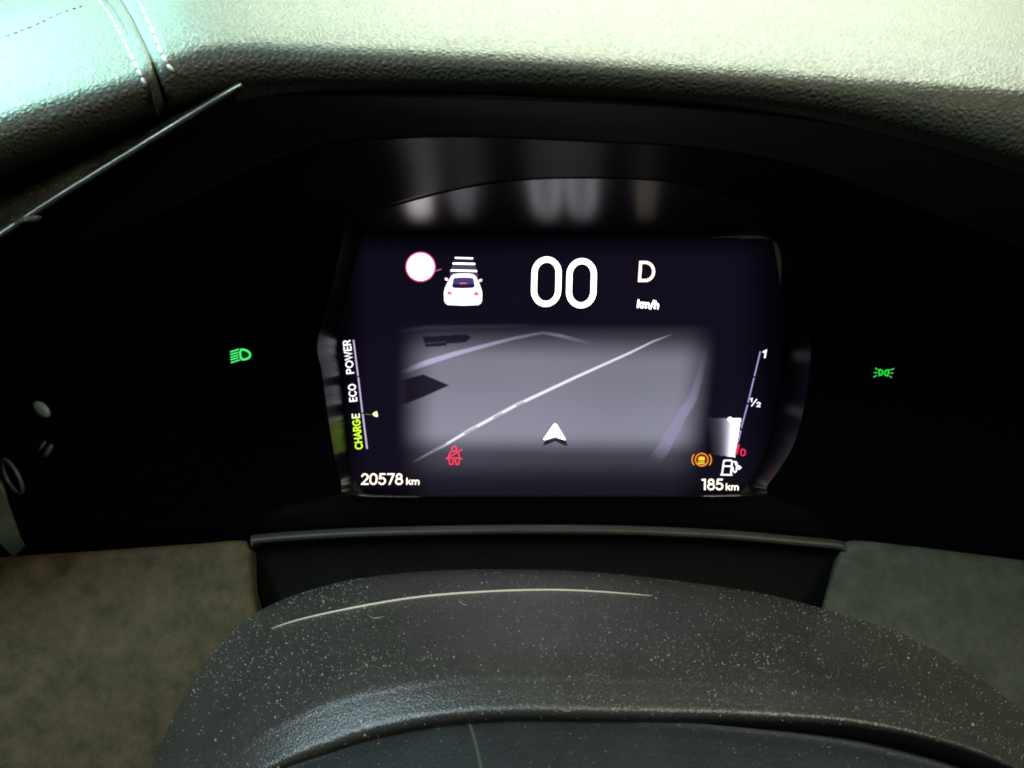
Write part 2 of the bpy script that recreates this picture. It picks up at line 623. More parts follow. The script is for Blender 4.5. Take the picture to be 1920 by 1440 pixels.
# route line with hollow dashes
route = [(772, 868, 1.6, 0.0), (808, 848, 1.8, .22), (838, 832, 2.0, .9), (880, 807, 2.6, 1), (965, 761, 2.6, 1), (1080, 707, 2.2, 1), (1180, 662, 1.6, .9),
         (1225, 640, 1.0, .6), (1262, 626, .6, 0)]
over(line_w(X, Y, route), L3(242, 236, 250) * 1.15)
for p, q in (((812, 846), (836, 832)), ((872, 812.5), (893, 800.5)), ((926, 783), (941, 775)), ((969, 760), (982, 754))):
    over(line_w(X, Y, [(*p, .9, .9), (*q, .9, .9)]), L3(78, 70, 98))
# fuel bar: bright edge fading to the left
t_ = (Y - 785) / (857 - 785)
xr = 1389 - 11 * t_
xl = 1322 + 12 * t_
f_ = np.clip((X - xl) / (xr - xl), 0, 1)
inb = (Y > 783 + (X - 1322) * .03) & (Y < 852 + (X - 1334) * .12) & (X < xr)
fade = np.minimum(np.clip(f_, 0, 1) ** 5.5 * 2.3 + .05 * f_, 1)
over(np.where(inb & (X > xl), fade, 0), L3(232, 226, 250) * 2.8)
# build the sheet
V = to_world(np.stack([X, Y, np.full(X.shape, DS)], -1)).reshape(-1, 3)
ny, nx = X.shape
keep = (poly_sd(X, Y, inner) < 2.5)
F = [(j * nx + i, j * nx + i + 1, (j + 1) * nx + i + 1, (j + 1) * nx + i) for j in range(ny - 1) for i in range(nx - 1)
     if keep[j, i] and keep[j + 1, i + 1]]
m = bpy.data.materials.new('lcd_picture')
m.use_nodes = True
N, L = m.node_tree.nodes, m.node_tree.links
b = N['Principled BSDF']
b.inputs['Base Color'].default_value = (0.002, 0.002, 0.003, 1)
b.inputs['Roughness'].default_value = 0.2
b.inputs['Specular IOR Level'].default_value = 0.15
at = N.new('ShaderNodeAttribute')
at.attribute_name = 'picture'
L.new(at.outputs['Color'], b.inputs['Emission Color'])
b.inputs['Emission Strength'].default_value = 1.0
scr = link('display', V, F, m, cl)
att = scr.data.color_attributes.new('picture', 'FLOAT_COLOR', 'POINT')
att.data.foreach_set('color', np.concatenate([np.clip(IMG, 0, 4), np.ones(X.shape + (1,))], -1).astype(np.float32).ravel())


# ---- drawn marks: flat lit shapes a hair in front of their sheet
class Marks:
    def __init__(s, depth=DS, lift=0.00025):
        s.V, s.F, s.d, s.k, s.lift = [], [], depth, 0, lift

    def P(s, x, y):
        return W(x, y, s.d - s.lift - s.k * 0.000015)

    def poly(s, pts):
        s.k += 1
        b = len(s.V)
        s.V += [s.P(*p) for p in pts]
        s.F.append(tuple(range(b, b + len(pts))))
        return s

    def disc(s, x, y, r, ry=None, n=40, rot=0):
        ry = ry or r
        c, q = math.cos(rot), math.sin(rot)
        return s.poly([(x + r * math.cos(t) * c - ry * math.sin(t) * q, y + r * math.cos(t) * q + ry * math.sin(t) * c)
                       for t in [2 * math.pi * i / n for i in range(n)]])

    def stroke(s, pts, w, closed=False, round_=True):
        s.k += 1
        pts = [np.array(p, float) for p in pts]
        q = [pts[0]]
        for p in pts[1:]:
            if np.hypot(*(p - q[-1])) > 1e-3:
                q.append(p)
        if closed and np.hypot(*(q[0] - q[-1])) < 1e-3:
            q.pop()
        pts = q
        n = len(pts)
        b = len(s.V)
        h = w / 2
        for i in range(n):
            if closed:
                a, c = pts[i - 1], pts[(i + 1) % n]
            else:
                a, c = pts[max(i - 1, 0)], pts[min(i + 1, n - 1)]
            p = pts[i]
            t1 = (p - a) / (np.hypot(*(p - a)) or 1)
            t2 = (c - p) / (np.hypot(*(c - p)) or 1)
            if not closed and i == 0:
                t1 = t2
            if not closed and i == n - 1:
                t2 = t1
            t = t1 + t2
            t = t / (np.hypot(*t) or 1)
            nn = np.array([-t[1], t[0]])
            k = 1 / max(0.5, abs(nn @ np.array([-t1[1], t1[0]])))
            s.V.append(s.P(*(p + nn * h * k)))
            s.V.append(s.P(*(p - nn * h * k)))
        for i in range(n if closed else n - 1):
            j = (i + 1) % n
            s.F.append((b + 2 * i, b + 2 * j, b + 2 * j + 1, b + 2 * i + 1))
        if not closed and round_:
            for p in (pts[0], pts[-1]):
                s.disc(p[0], p[1], h, n=14)
        return s

    def build(s, name, mt, parent=None):
        return link(name, s.V, s.F, mt, parent or scr, smooth=False)


def arc(cx, cy, r, a0, a1, ry=None, n=14):
    ry = ry or r
    return [(cx + r * math.cos(math.radians(a0 + (a1 - a0) * i / n)), cy + ry * math.sin(math.radians(a0 + (a1 - a0) * i / n))) for i in range(n + 1)]


# stroke alphabet: cap height 1, y up; (advance, [(points, closed)])
def stad(w, h=1.0):
    r = w / 2
    return (arc(r, h - r * 1.1, r, 0, 180, r * 1.1) + arc(r, r * 1.1, r, 180, 360, r * 1.1), True)


G = {
    '0': (.62, [stad(.60)]),
    '1': (.34, [([(0, .97), (.26, .99), (.26, 0)], False)]),
    '2': (.60, [(arc(.29, .71, .28, 165, -35) + [(.02, .0), (.60, .0)], False)]),
    '5': (.60, [([(.54, 1), (.12, 1), (.07, .56)] + arc(.28, .31, .31, 125, -150), False)]),
    '7': (.58, [([(0, 1), (.58, 1), (.20, 0)], False)]),
    '8': (.62, [(arc(.31, .76, .235, 0, 360, n=24), True), (arc(.31, .28, .30, 0, 360, .28, n=24), True)]),
    'k': (.48, [([(0, 0), (0, 1)], False), ([(.42, .68), (.03, .33)], False), ([(.15, .42), (.46, 0)], False)]),
    'm': (.86, [([(0, 0), (0, .68)], False), (arc(.21, .45, .20, 180, 0) + [(.41, 0)], False), (arc(.62, .45, .21, 180, 0) + [(.83, 0)], False)]),
    'h': (.48, [([(0, 0), (0, 1)], False), (arc(.22, .44, .21, 180, 0) + [(.43, 0)], False)]),
    '/': (.36, [([(.0, -.1), (.34, 1.05)], False)]),
    'P': (.60, [([(0, 0), (0, 1), (.30, 1)] + arc(.32, .74, .24, 90, -90, .26) + [(.0, .48)], False)]),
    'O': (.90, [(arc(.45, .5, .45, 0, 360, .5, n=28), True)]),
    'W': (1.1, [([(0, 1), (.28, 0), (.54, .95), (.80, 0), (1.08, 1)], False)]),
    'E': (.56, [([(.54, 1), (0, 1), (0, 0), (.54, 0)], False), ([(0, .5), (.48, .5)], False)]),
    'R': (.62, [([(0, 0), (0, 1), (.30, 1)] + arc(.32, .74, .24, 90, -90, .26) + [(.0, .48)], False), ([(.30, .48), (.58, 0)], False)]),
    'C': (.82, [(arc(.46, .5, .45, 48, 312, .5, n=22), False)]),
    'H': (.70, [([(0, 0), (0, 1)], False), ([(.68, 0), (.68, 1)], False), ([(0, .5), (.68, .5)], False)]),
    'A': (.78, [([(0, 0), (.38, 1), (.76, 0)], False), ([(.13, .32), (.63, .32)], False)]),
    'G': (.86, [(arc(.46, .5, .45, 48, 345, .5, n=22) + [(.88, .46), (.52, .46)], False)]),
}


def text(mk, st, x0, y0, x1, y1, cap, w, slant=0.0, gap=.22):
    """write st from (x0,y0) to (x1,y1) along its baseline, cap px high"""
    n = sum(G[c][0] for c in st) + gap * (len(st) - 1)
    L_ = math.hypot(x1 - x0, y1 - y0)
    ex = np.array([(x1 - x0), (y1 - y0)]) / n
    dx = ex / np.hypot(*ex)
    ey = np.array([dx[1], -dx[0]]) * cap + dx * slant * cap
    pen = 0
    for c in st:
        adv, ss = G[c]
        for pts, closed in ss:
            mk.stroke([np.array([x0, y0]) + ex * (pen + a) + ey * b_ for a, b_ in pts], w, closed)
        pen += adv + gap
    return mk


# speed
def z6(x, y):
    return (980 + x / 6.4, 460 + y / 6.4)


mk = Marks()
for xa, xb, ya, yb in ((137, 427, 170, 703), (557, 850, 189, 720)):
    (ax, ay), (bx, by) = z6(xa, ya), z6(xb, yb)
    wdt, hgt = bx - ax, by - ay
    r = wdt / 2
    pts = arc(ax + r, ay + r * 1.12, r, 180, 360, r * 1.12, 18) + arc(ax + r, by - r * 1.12, r, 0, 180, r * 1.12, 18)
    pts = [(x + (by - y) / hgt * 2.2 - .8, y) for x, y in pts]
    mk.stroke(pts, 10.6, True)
mk.build('speed_readout', E['white'])
mk = Marks()
(dx0, dy0), (dx1, dy1) = z6(1402, 422), z6(1565, 205)
pts = [(dx0, dy0), (dx0 + 2.2, dy1), (dx0 + 11, dy1)] + arc(dx0 + 11, (dy0 + dy1) / 2, 15.5, -90, 90, (dy0 - dy1) / 2, 20) + [(dx0 + 10, dy0)]
mk.stroke(pts, 5.3, True)
mk.build('gear_letter', E['warm'])
mk = Marks()
text(mk, 'km/h', 1195.5, 576, 1234, 578.5, 13.5, 2.8, .06, .2)
mk.build('unit_text', E['white'])


# sign, car
def z3(x, y):
    return (740 + x / 9.6, 460 + y / 9.6)


mk = Marks()
mk.disc(*z3(466, 388), 28.2, n=64)
sign = mk.build('speed_limit_sign', E['pink'])
mk = Marks(lift=.0004)
mk.disc(*z3(466, 388), 25.0, n=64)
mk.build('speed_limit_face', emit('sign_white', rgb(255, 246, 248), 6.0))
mk = Marks()
mk.stroke([z3(735, 462), z3(835, 430)], 1.8)
mk.build('sign_tick', emit('sign_tick_pink', rgb(190, 110, 160), 1))
mk = Marks(lift=.0002)
mk.poly([z3(1040, 345), z3(1450, 345), z3(1480, 455), z3(1005, 450)]).poly([z3(1000, 470), z3(1485, 475), z3(1510, 580), z3(985, 580)])
mk.build('lane_surface', E['mid'])
mk = Marks(lift=.0002)
mk.poly([z3(1085, 240), z3(1410, 245), z3(1440, 320), z3(1050, 320)])
mk.build('lane_surface', E['mid2'])
mk = Marks()
mk.stroke([z3(1095, 225), z3(1400, 235)], 2.4).stroke([z3(1058, 326), z3(1435, 335)], 3.0).stroke([z3(1020, 451), z3(1468, 463)], 3.0)
mk.build('lane_bars', E['white'])
mk = Marks(lift=.0004)
mk.poly([z3(*p) for p in [(1030, 545), (1070, 518), (1150, 508), (1330, 508), (1410, 520), (1455, 555), (1490, 610), (1525, 690), (1560, 790), (1576, 860),
                           (1572, 1000), (1545, 1050), (1500, 1075), (1230, 1084), (960, 1072), (915, 1045), (892, 1000), (886, 850), (905, 770), (940, 690), (985, 610)]])
mk.disc(*z3(932, 610), 3.2, 2.4, rot=.5).disc(*z3(1545, 630), 3.2, 2.4, rot=-.5)
car = mk.build('car_symbol', emit('car_white', rgb(252, 248, 255), 1.9))
mk = Marks(lift=.0007)
mk.poly([z3(*p) for p in [(1060, 590), (1150, 578), (1330, 578), (1418, 592), (1434, 680), (1446, 735), (1408, 768), (1230, 776), (1055, 768), (1030, 735), (1044, 670)]])
mk.build('car_symbol_window', E['window'])
mk = Marks(lift=.0008)
mk.poly([z3(*p) for p in [(1036, 700), (1438, 700), (1440, 735), (1405, 764), (1230, 771), (1058, 764), (1034, 732)]])
mk.build('car_symbol_window', emit('car_window_low', rgb(34, 30, 60), 1))
mk = Marks(lift=.001)
mk.stroke([z3(1178, 684), z3(1292, 684)], 2.4)
mk.build('brake_lamp', E['lamp'])
mk = Marks(lift=.0008)
mk.poly([z3(*p) for p in [(938, 878), (972, 818), (1000, 828), (1048, 888), (990, 892)]]).poly([z3(*p) for p in [(1408, 904), (1450, 835), (1490, 838), (1528, 892), (1480, 906)]])
mk.build('tail_lamps', E['lamp'])


# left gauge
def z7(x, y):
    return (590 + x / 5.54, 600 + y / 5.54)


mk = Marks()
text(mk, 'POWER', *z7(405, 548), *z7(366, 210), 12.6, 2.35, 0, .24)
text(mk, 'ECO', *z7(436, 838), *z7(420, 668), 12.6, 2.35, 0, .28)
mk.build('gauge_text', E['small'])
mk = Marks()
text(mk, 'CHARG', *z7(496, 1334), *z7(466, 1038), 12.6, 2.45, 0, .24)
mk.build('gauge_text', E['lime'])
mk = Marks()
text(mk, 'E', *z7(463, 1012), *z7(461, 975), 12.6, 2.45)
mk.build('gauge_text', E['limew'])
mk = Marks()
mk.stroke([z7(403, 207), z7(450, 580)], 2.8, round_=False).stroke([z7(453, 594), z7(496, 962)], 2.8, round_=False).stroke([z7(499, 976), z7(545, 1338)], 3.2, round_=False)
mk.build('gauge_line', E['line'])
mk = Marks()
mk.poly([z7(*p) for p in [(598, 980), (612, 962), (640, 948), (650, 952), (657, 1000), (650, 1008), (620, 1000)]])
mk.build('gauge_marker', E['limew'])
mk = Marks()
mk.stroke([z7(530, 978), z7(585, 982)], 1.2)
mk.build('gauge_marker', emit('dim_lime', rgb(60, 150, 50), 1))

# right gauge
mk = Marks()
mk.stroke([z5(1383, 235), z5(1338, 422)], 2.4, round_=False).stroke([z5(1335, 434), z5(1290, 620)], 2.4, round_=False)
mk.stroke([z5(1287, 634), z5(1239, 812)], 2.4, round_=False).stroke([z5(1236, 828), z5(1216, 912)], 3.0, round_=False)
mk.build('fuel_line', emit('fuel_line_blue', rgb(170, 165, 225), 1))
mk = Marks()
mk.stroke([z5(1406, 240), z5(1425, 230), z5(1416, 280)], 3.2)
mk.build('full_mark_text', E['small'])
mk = Marks()
mk.stroke([z5(1309, 594), z5(1320, 588), z5(1317, 612)], 2.0)
mk.stroke([z5(1317, 645), z5(1355, 595)], 1.8)
text(mk, '2', *z5(1356, 648), *z5(1380, 650), 7.5, 2.0)
mk.build('half_mark_text', E['small'])
mk = Marks()
mk.stroke([z5(1219, 930), z5(1200, 1008)], 5.2, round_=False)
text(mk, '0', *z5(1236, 1016), *z5(1268, 1017), 11.5, 2.4)
mk.build('fuel_empty_mark', E['red'])
mk = Marks()
mk.disc(*z5(1156, 745), 4.4)
mk.poly([(1370, 786.2), (1388, 786.4), (1389.4, 787.8), (1388.6, 791), (1370, 791)])
mk.build('fuel_marker', E['white'])


def z9(x, y):
    return (1280 + x / 9.6, 780 + y / 9.6)


mk = Marks(lift=.0002)
mk.disc(*z9(343, 787), 12.2)
mk.build('brake_warning_backing', E['brown'])
mk = Marks()
cx, cy = z9(343, 787)
mk.stroke(arc(cx, cy, 11.8, 0, 360, n=40), 2.0, True)
mk.stroke(arc(cx, cy, 18.0, 145, 215, 16.5), 2.0).stroke(arc(cx, cy, 18.0, -35, 35, 16.5), 2.0)
mk.build('brake_warning_light', E['orange'])
mk = Marks(lift=.0004)
mk.poly([z9(*p) for p in [(290, 800), (278, 765), (300, 735), (345, 728), (388, 737), (402, 768), (392, 800)]])
mk.stroke([z9(285, 826), z9(388, 828)], 1.8).stroke([z9(275, 856), z9(390, 858)], 1.8)
mk.build('brake_warning_car', E['yellow'])
mk = Marks()
mk.stroke([z9(708, 1050), z9(742, 812), z9(760, 800), z9(870, 800), z9(890, 815), z9(868, 1052)], 2.9)
mk.stroke([z9(735, 902), z9(880, 905)], 2.6).stroke([z9(692, 1056), z9(884, 1060)], 2.9)
mk.stroke([z9(885, 905), z9(905, 925), z9(910, 990), z9(935, 1015), z9(965, 995), z9(972, 900), z9(960, 850), z9(922, 822)], 2.3)
mk.poly([z9(*p) for p in [(925, 812), (965, 815), (990, 850), (985, 905), (950, 890), (942, 850)]])
mk.poly([z9(*p) for p in [(992, 885), (1020, 890), (1066, 930), (1020, 966), (992, 968)]])
mk.build('fuel_pump_symbol', E['small'])
mk = Marks()
text(mk, '185', *z9(350, 1322), *z9(718, 1322), 18.6, 2.9, .02, .22)
text(mk, 'km', *z9(786, 1330), *z9(1000, 1332), 11.4, 2.1, .02, .2)
mk.build('range_readout', E['warm'])


def z8(x, y):
    return (640 + x / 6.857, 780 + y / 6.857)


mk = Marks()
text(mk, '20578', *z8(262, 874), *z8(782, 876), 18.6, 2.9, .02, .22)
text(mk, 'km', *z8(842, 878), *z8(998, 879), 11.4, 2.1, .02, .2)
mk.build('odometer_readout', E['warm'])
mk = Marks()
mk.stroke(arc(*z8(1452, 422), 4.6, 0, 360, n=24), 1.95, True)
mk.stroke([z8(*p) for p in [(1425, 452), (1395, 475), (1383, 510), (1384, 540), (1392, 620), (1432, 622), (1438, 565), (1468, 565), (1474, 622), (1510, 620),
                             (1518, 545), (1514, 500), (1500, 468), (1478, 452)]], 1.95)
mk.stroke([z8(1350, 548), z8(1552, 430)], 1.95).stroke([z8(1350, 550), z8(1450, 538), z8(1552, 550)], 1.95)
mk.build('seat_belt_warning_light', E['redline'])
mk = Marks(lift=.0002)
mk.poly([z4(*p) for p in [(1770, 852), (1845, 868), (1862, 908), (1830, 900), (1770, 872), (1715, 896), (1682, 905), (1695, 870)]])
mk.build('map_arrow_shadow', emit('map_arrow_dark', rgb(42, 38, 56), 1))
mk = Marks(lift=.0004)
mk.poly([z4(*p) for p in [(1770, 745), (1782, 752), (1846, 858), (1840, 865), (1770, 840), (1692, 865), (1685, 858), (1758, 752)]])
mk.build('map_arrow', E['white'])

# indicator lamps in the bezel
IND = 0.4085


def zi(x, y):
    return (400 + x / 16, 620 + y / 16)


mk = Marks(IND, .003)
mk.stroke([zi(838, 565), zi(930, 572), zi(1020, 605), zi(1085, 665), zi(1108, 730), zi(1080, 800), zi(1010, 845), zi(930, 862), zi(862, 866),
           zi(820, 800), zi(802, 715), zi(808, 620)], 3.6, True)
for (a, b_), (c, d_) in (((520, 635), (755, 560)), ((525, 712), (742, 650)), ((530, 793), (735, 733)), ((532, 868), (745, 808)), ((540, 955), (785, 880))):
    mk.stroke([zi(a, b_), zi(c, d_)], 2.5)
ind1 = mk.build('headlight_indicator', E['green'], cl)
mk = Marks(IND, .0028)
mk.poly([zi(*p) for p in [(838, 565), (930, 572), (1020, 605), (1085, 665), (1108, 730), (1080, 800), (1010, 845), (930, 862), (862, 866), (820, 800), (802, 715), (808, 620)]])
mk.poly([zi(*p) for p in [(520, 640), (755, 565), (750, 880), (530, 945)]])
mk.build('indicator_window', E['gdim'], ind1)


def zj(x, y):
    return (1600 + x / 17.45, 660 + y / 17.45)


mk = Marks(IND, .003)
mk.stroke([zj(850, 575), zj(910, 578), zj(955, 620), zj(965, 680), zj(935, 735), zj(850, 770), zj(832, 700), zj(836, 620)], 2.0, True)
mk.stroke([zj(1160, 590), zj(1105, 590), zj(1040, 630), zj(1012, 690), (zj(1040, 755)), zj(1120, 780), zj(1150, 700), zj(1165, 640)], 2.0, True)
ind2 = mk.build('side_light_indicator', E['green2'], cl)
mk = Marks(IND, .003)
for a, b_, c, d_ in ((725, 530, 795, 578), (690, 676, 765, 676), (670, 815, 760, 772), (1215, 585, 1325, 548), (1215, 690, 1290, 690), (1190, 790, 1245, 830)):
    mk.stroke([zj(a, b_), zj(c, d_)], 1.9)
mk.build('indicator_rays', emit('indicator_pale_green', rgb(110, 225, 130), .8), ind2)
mk = Marks(IND, .0028)
mk.poly([zj(*p) for p in [(850, 575), (910, 578), (955, 620), (965, 680), (935, 735), (850, 770), (832, 700), (836, 620)]])
mk.poly([zj(*p) for p in [(1160, 590), (1105, 590), (1040, 630), (1012, 690), (1040, 755), (1120, 780), (1150, 700), (1165, 640)]])
mk.build('indicator_window', E['gfill'], ind2)

# ---------------------------------------------------------------- left trim panel under the pad
tp = thing('side_trim_panel', 'dusty dark side trim under the leather corner with a thin highlight strip along its lower edge', 'trim panel', W(200, 330, .32))
lowe = [(-260, 600, .268), (-120, 515, .270), (0, 440, .272), (100, 374, .272), (220, 300, .271), (340, 226, .268), (420, 178, .2635), (452, 158, .2615)]
mid_ = [(-270, 480, .284), (-130, 410, .286), (-10, 350, .288), (90, 305, .288), (210, 250, .287), (330, 200, .283), (410, 168, .276), (446, 155, .268)]
upe = [(-280, 380, .315), (-140, 320, .318), (-20, 270, .32), (80, 235, .32), (200, 195, .318), (320, 165, .31), (400, 155, .30), (440, 152, .28)]
loft('panel', [lowe, mid_, upe], 90, 30, M['trim'], tp, thick=.0015)
P = cr(lowe, np.linspace(0, len(lowe) - 1, 120))
n = len(P)
v, f = tube([W(*p) for p in P], [0.00075 * (1 - .75 * (i / n) ** 8) for i in range(n)], 12)
link('edge_highlight', v, f, M['edge'], tp)  # bright tube added as the highlight on the plastic edge
# return face going back from the edge to the cluster
loft('return_face', [[(x + 2, y + 2, d + .001) for x, y, d in lowe], [(x + 34, y + 50, d + .07) for x, y, d in lowe], [(x + 80, y + 110, .414) for x, y, d in lowe]], 60, 16, M['bezel'], tp)
V, F = tube([W(28, 420, .2705), W(48, 412, .2705), W(66, 410, .271), W(78, 407, .272)], [.0004, .0011, .0012, .0004], 10)
link('edge_clip', V, F, M['trim'], tp)

# ---------------------------------------------------------------- switch at the far left
sw = thing('stalk_switch', 'dim grey oval ring and pale button in the dark at the left edge', 'switch', W(30, 900, .36))
P = []
th0 = math.radians(62)
for i in range(49):
    t = 2 * math.pi * i / 48
    a_, b_ = 36 * math.cos(t), 11 * math.sin(t)
    P.append(W(23 + a_ * math.cos(th0) - b_ * math.sin(th0), 894 + a_ * math.sin(th0) + b_ * math.cos(th0), .355 + .006 * math.sin(t)))
v, f = tube(P, .00085, 10, caps=False)
link('ring', v, f, M['ring'], sw)
P = []
for j in range(9):
    ph = math.pi * j / 8 - math.pi / 2
    for i in range(28):
        t = 2 * math.pi * i / 28
        a_, b_ = 20 * math.cos(t) * math.cos(ph), 12 * math.sin(t) * math.cos(ph)
        q = math.radians(42)
        P.append(W(78 + a_ * math.cos(q) - b_ * math.sin(q), 768 + a_ * math.sin(q) + b_ * math.cos(q), .362 + .0022 * math.sin(ph)))
link('button', P, grid_faces(9, 28, True), M['pale_button'], sw)
for (x, y, a_, b_, q) in ((90, 845, 15, 6, -55), (79, 836, 12, 4, -55)):
    P = []
    q = math.radians(q)
    for j in range(7):
        ph = math.pi * j / 6 - math.pi / 2
        for i in range(20):
            t = 2 * math.pi * i / 20
            u, s_ = a_ * math.cos(t) * math.cos(ph), b_ * math.sin(t) * math.cos(ph)
            P.append(W(x + u * math.cos(q) - s_ * math.sin(q), y + u * math.sin(q) + s_ * math.cos(q), .366 + .0015 * math.sin(ph)))
    link('rocker', P, grid_faces(7, 20, True), M['ring'], sw)
loft('housing', [[(-120, 800, .35), (-60, 850, .35), (0, 905, .35), (20, 955, .352), (36, 1000, .354), (47, 1024, .357)],
                 [(-200, 900, .345), (-120, 940, .345), (-40, 980, .347), (-10, 1010, .349), (10, 1030, .352), (25, 1045, .356)]], 40, 10, M['switch'], sw, thick=.004)

# ---------------------------------------------------------------- lower dash panels
o = loft('lower_dash_panel', [
    [(-1000, 1170, .402), (-700, 1130, .402), (-400, 1090, .400), (-150, 1058, .398), (0, 1047, .396), (200, 1034, .394), (380, 1022, .392), (452, 1016, .391), (476, 1030, .394)],
    [(-1000, 1180, .39), (-700, 1140, .39), (-400, 1100, .388), (-150, 1066, .386), (0, 1054, .384), (200, 1041, .382), (380, 1028, .381), (458, 1024, .381), (480, 1044, .386)],
    [(-1000, 1260, .378), (-700, 1220, .378), (-400, 1180, .376), (-150, 1160, .374), (0, 1150, .372), (200, 1140, .371), (380, 1130, .371), (468, 1125, .372), (487, 1140, .380)],
    [(-1000, 1400, .362), (-700, 1375, .362), (-400, 1350, .360), (-160, 1330, .358), (0, 1320, .357), (200, 1310, .357), (380, 1300, .358), (490, 1290, .362), (520, 1300, .372)],
    [(-1000, 1640, .342), (-700, 1630, .341), (-400, 1620, .340), (-160, 1620, .340), (0, 1620, .340), (200, 1620, .340), (380, 1620, .342), (500, 1610, .350), (540, 1600, .362)]],
    120, 70, M['lower'], None, thick=.002)
tag(o, 'worn olive grey lower dashboard panel at the bottom left beside the steering column', 'dashboard panel', 'lower dashboard panels')
o = loft('lower_dash_panel', [
    [(1570, 1032, .394), (1594, 1017, .391), (1700, 1026, .392), (1850, 1044, .393), (1990, 1062, .395), (2300, 1100, .40), (2700, 1160, .405), (3100, 1220, .41)],
    [(1566, 1044, .388), (1592, 1024, .381), (1700, 1033, .381), (1850, 1052, .382), (1990, 1070, .384), (2300, 1110, .39), (2700, 1170, .395), (3100, 1230, .40)],
    [(1540, 1140, .382), (1560, 1130, .374), (1700, 1138, .372), (1850, 1155, .372), (1990, 1170, .374), (2300, 1200, .38), (2700, 1260, .385), (3100, 1320, .39)],
    [(1500, 1290, .372), (1540, 1290, .362), (1700, 1310, .358), (1850, 1330, .357), (1990, 1340, .358), (2300, 1370, .362), (2700, 1415, .366), (3100, 1460, .37)],
    [(1480, 1600, .362), (1530, 1610, .350), (1700, 1620, .342), (1850, 1620, .340), (1990, 1620, .340), (2300, 1625, .343), (2700, 1640, .346), (3100, 1660, .35)]],
    120, 70, M['lower_r'], None, thick=.002)
tag(o, 'plain grey green lower dashboard panel at the bottom right beside the steering column', 'dashboard panel', 'lower dashboard panels')

# ---------------------------------------------------------------- lip above the column
lp = thing('column_gap_cover', 'black cover strip with rounded top lip between the display and the steering column', 'cover strip', W(1030, 1140, .385))
lx = [474, 484, 640, 820, 1000, 1180, 1360, 1500, 1572, 1586]
ly = [1012, 1004, 993, 988, 986, 988, 996, 1008, 1015, 1022]


def lrow(dy, d, dx=0, s=1.0):
    return [(x + dx * (x - 1030) / 556, y + dy, d) for x, y in zip(lx, ly)]


loft('lip', [lrow(4, .404), lrow(-2, .390), lrow(0, .3825), lrow(5, .3795), lrow(11, .3790), lrow(16, .3805), lrow(18, .386)], 140, 40, M['lip'], lp)
loft('face', [lrow(19, .3865), lrow(60, .389, -12), lrow(120, .390, -26), lrow(260, .392, -60)], 100, 30, plastic_mat('column_cover_black', (.003, .003, .003), (.005, .005, .004), .6, .15), lp, thick=.002)

# ---------------------------------------------------------------- steering column cover
sc = thing('steering_column_cover', 'dusty black domed steering column cover below the display', 'steering column cover', W(960, 1440, .27))
sil = [(140, 1700), (232, 1520), (268, 1440), (322, 1322), (392, 1226), (486, 1146), (620, 1096), (780, 1073), (960, 1068), (1150, 1076), (1400, 1108), (1545, 1142),
       (1700, 1190), (1830, 1258), (1920, 1325), (2040, 1440), (2160, 1600)]
rid = [(100, 1690), (230, 1610), (330, 1545), (430, 1484), (520, 1434), (610, 1398), (710, 1366), (840, 1342), (970, 1334), (1140, 1336), (1310, 1338), (1450, 1343),
       (1590, 1353), (1720, 1376), (1840, 1412), (1950, 1462), (2140, 1560)]
n = len(sil)


def mixrow(f, d, dy=0, edge=0):
    r = []
    for i, ((a, b_), (c, e)) in enumerate(zip(sil, rid)):
        q = abs(i - 8) / 8
        r.append((a + (c - a) * f, b_ + (e - b_) * f + dy, d + .012 * q * q))
    return r


rows = [mixrow(0, .405, 34), mixrow(0, .380, 8), mixrow(0, .368, 0), mixrow(.07, .352), mixrow(.28, .325), mixrow(.52, .298), mixrow(.70, .2845), mixrow(.80, .2795),
        mixrow(.90, .2753), mixrow(.98, .2724), mixrow(1.02, .2728, 3), mixrow(1.035, .2755, 8), mixrow(1.04, .279, 14), mixrow(1.04, .284, 22), mixrow(1.0, .295, 34)]
domeG = loft_pts(rows, 260, 160)
o = link('upper_shell', to_world(domeG).reshape(-1, 3), grid_faces(160, 260), M['dome'], sc, flip=True)
s_ = o.modifiers.new('thickness', 'SOLIDIFY')
s_.thickness = .002
s_.offset = -1
# fine raised line across the top; its pale colour paints the highlight
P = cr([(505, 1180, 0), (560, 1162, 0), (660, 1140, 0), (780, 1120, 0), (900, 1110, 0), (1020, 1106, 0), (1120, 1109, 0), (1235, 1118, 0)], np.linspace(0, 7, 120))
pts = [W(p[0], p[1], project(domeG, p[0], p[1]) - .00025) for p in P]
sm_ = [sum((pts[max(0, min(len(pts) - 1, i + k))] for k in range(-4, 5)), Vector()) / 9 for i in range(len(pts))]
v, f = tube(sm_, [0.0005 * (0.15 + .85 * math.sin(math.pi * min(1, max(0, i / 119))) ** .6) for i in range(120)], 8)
link('raised_line', v, f, mat('ridge_highlight', (.85, .76, .62), .3), sc)
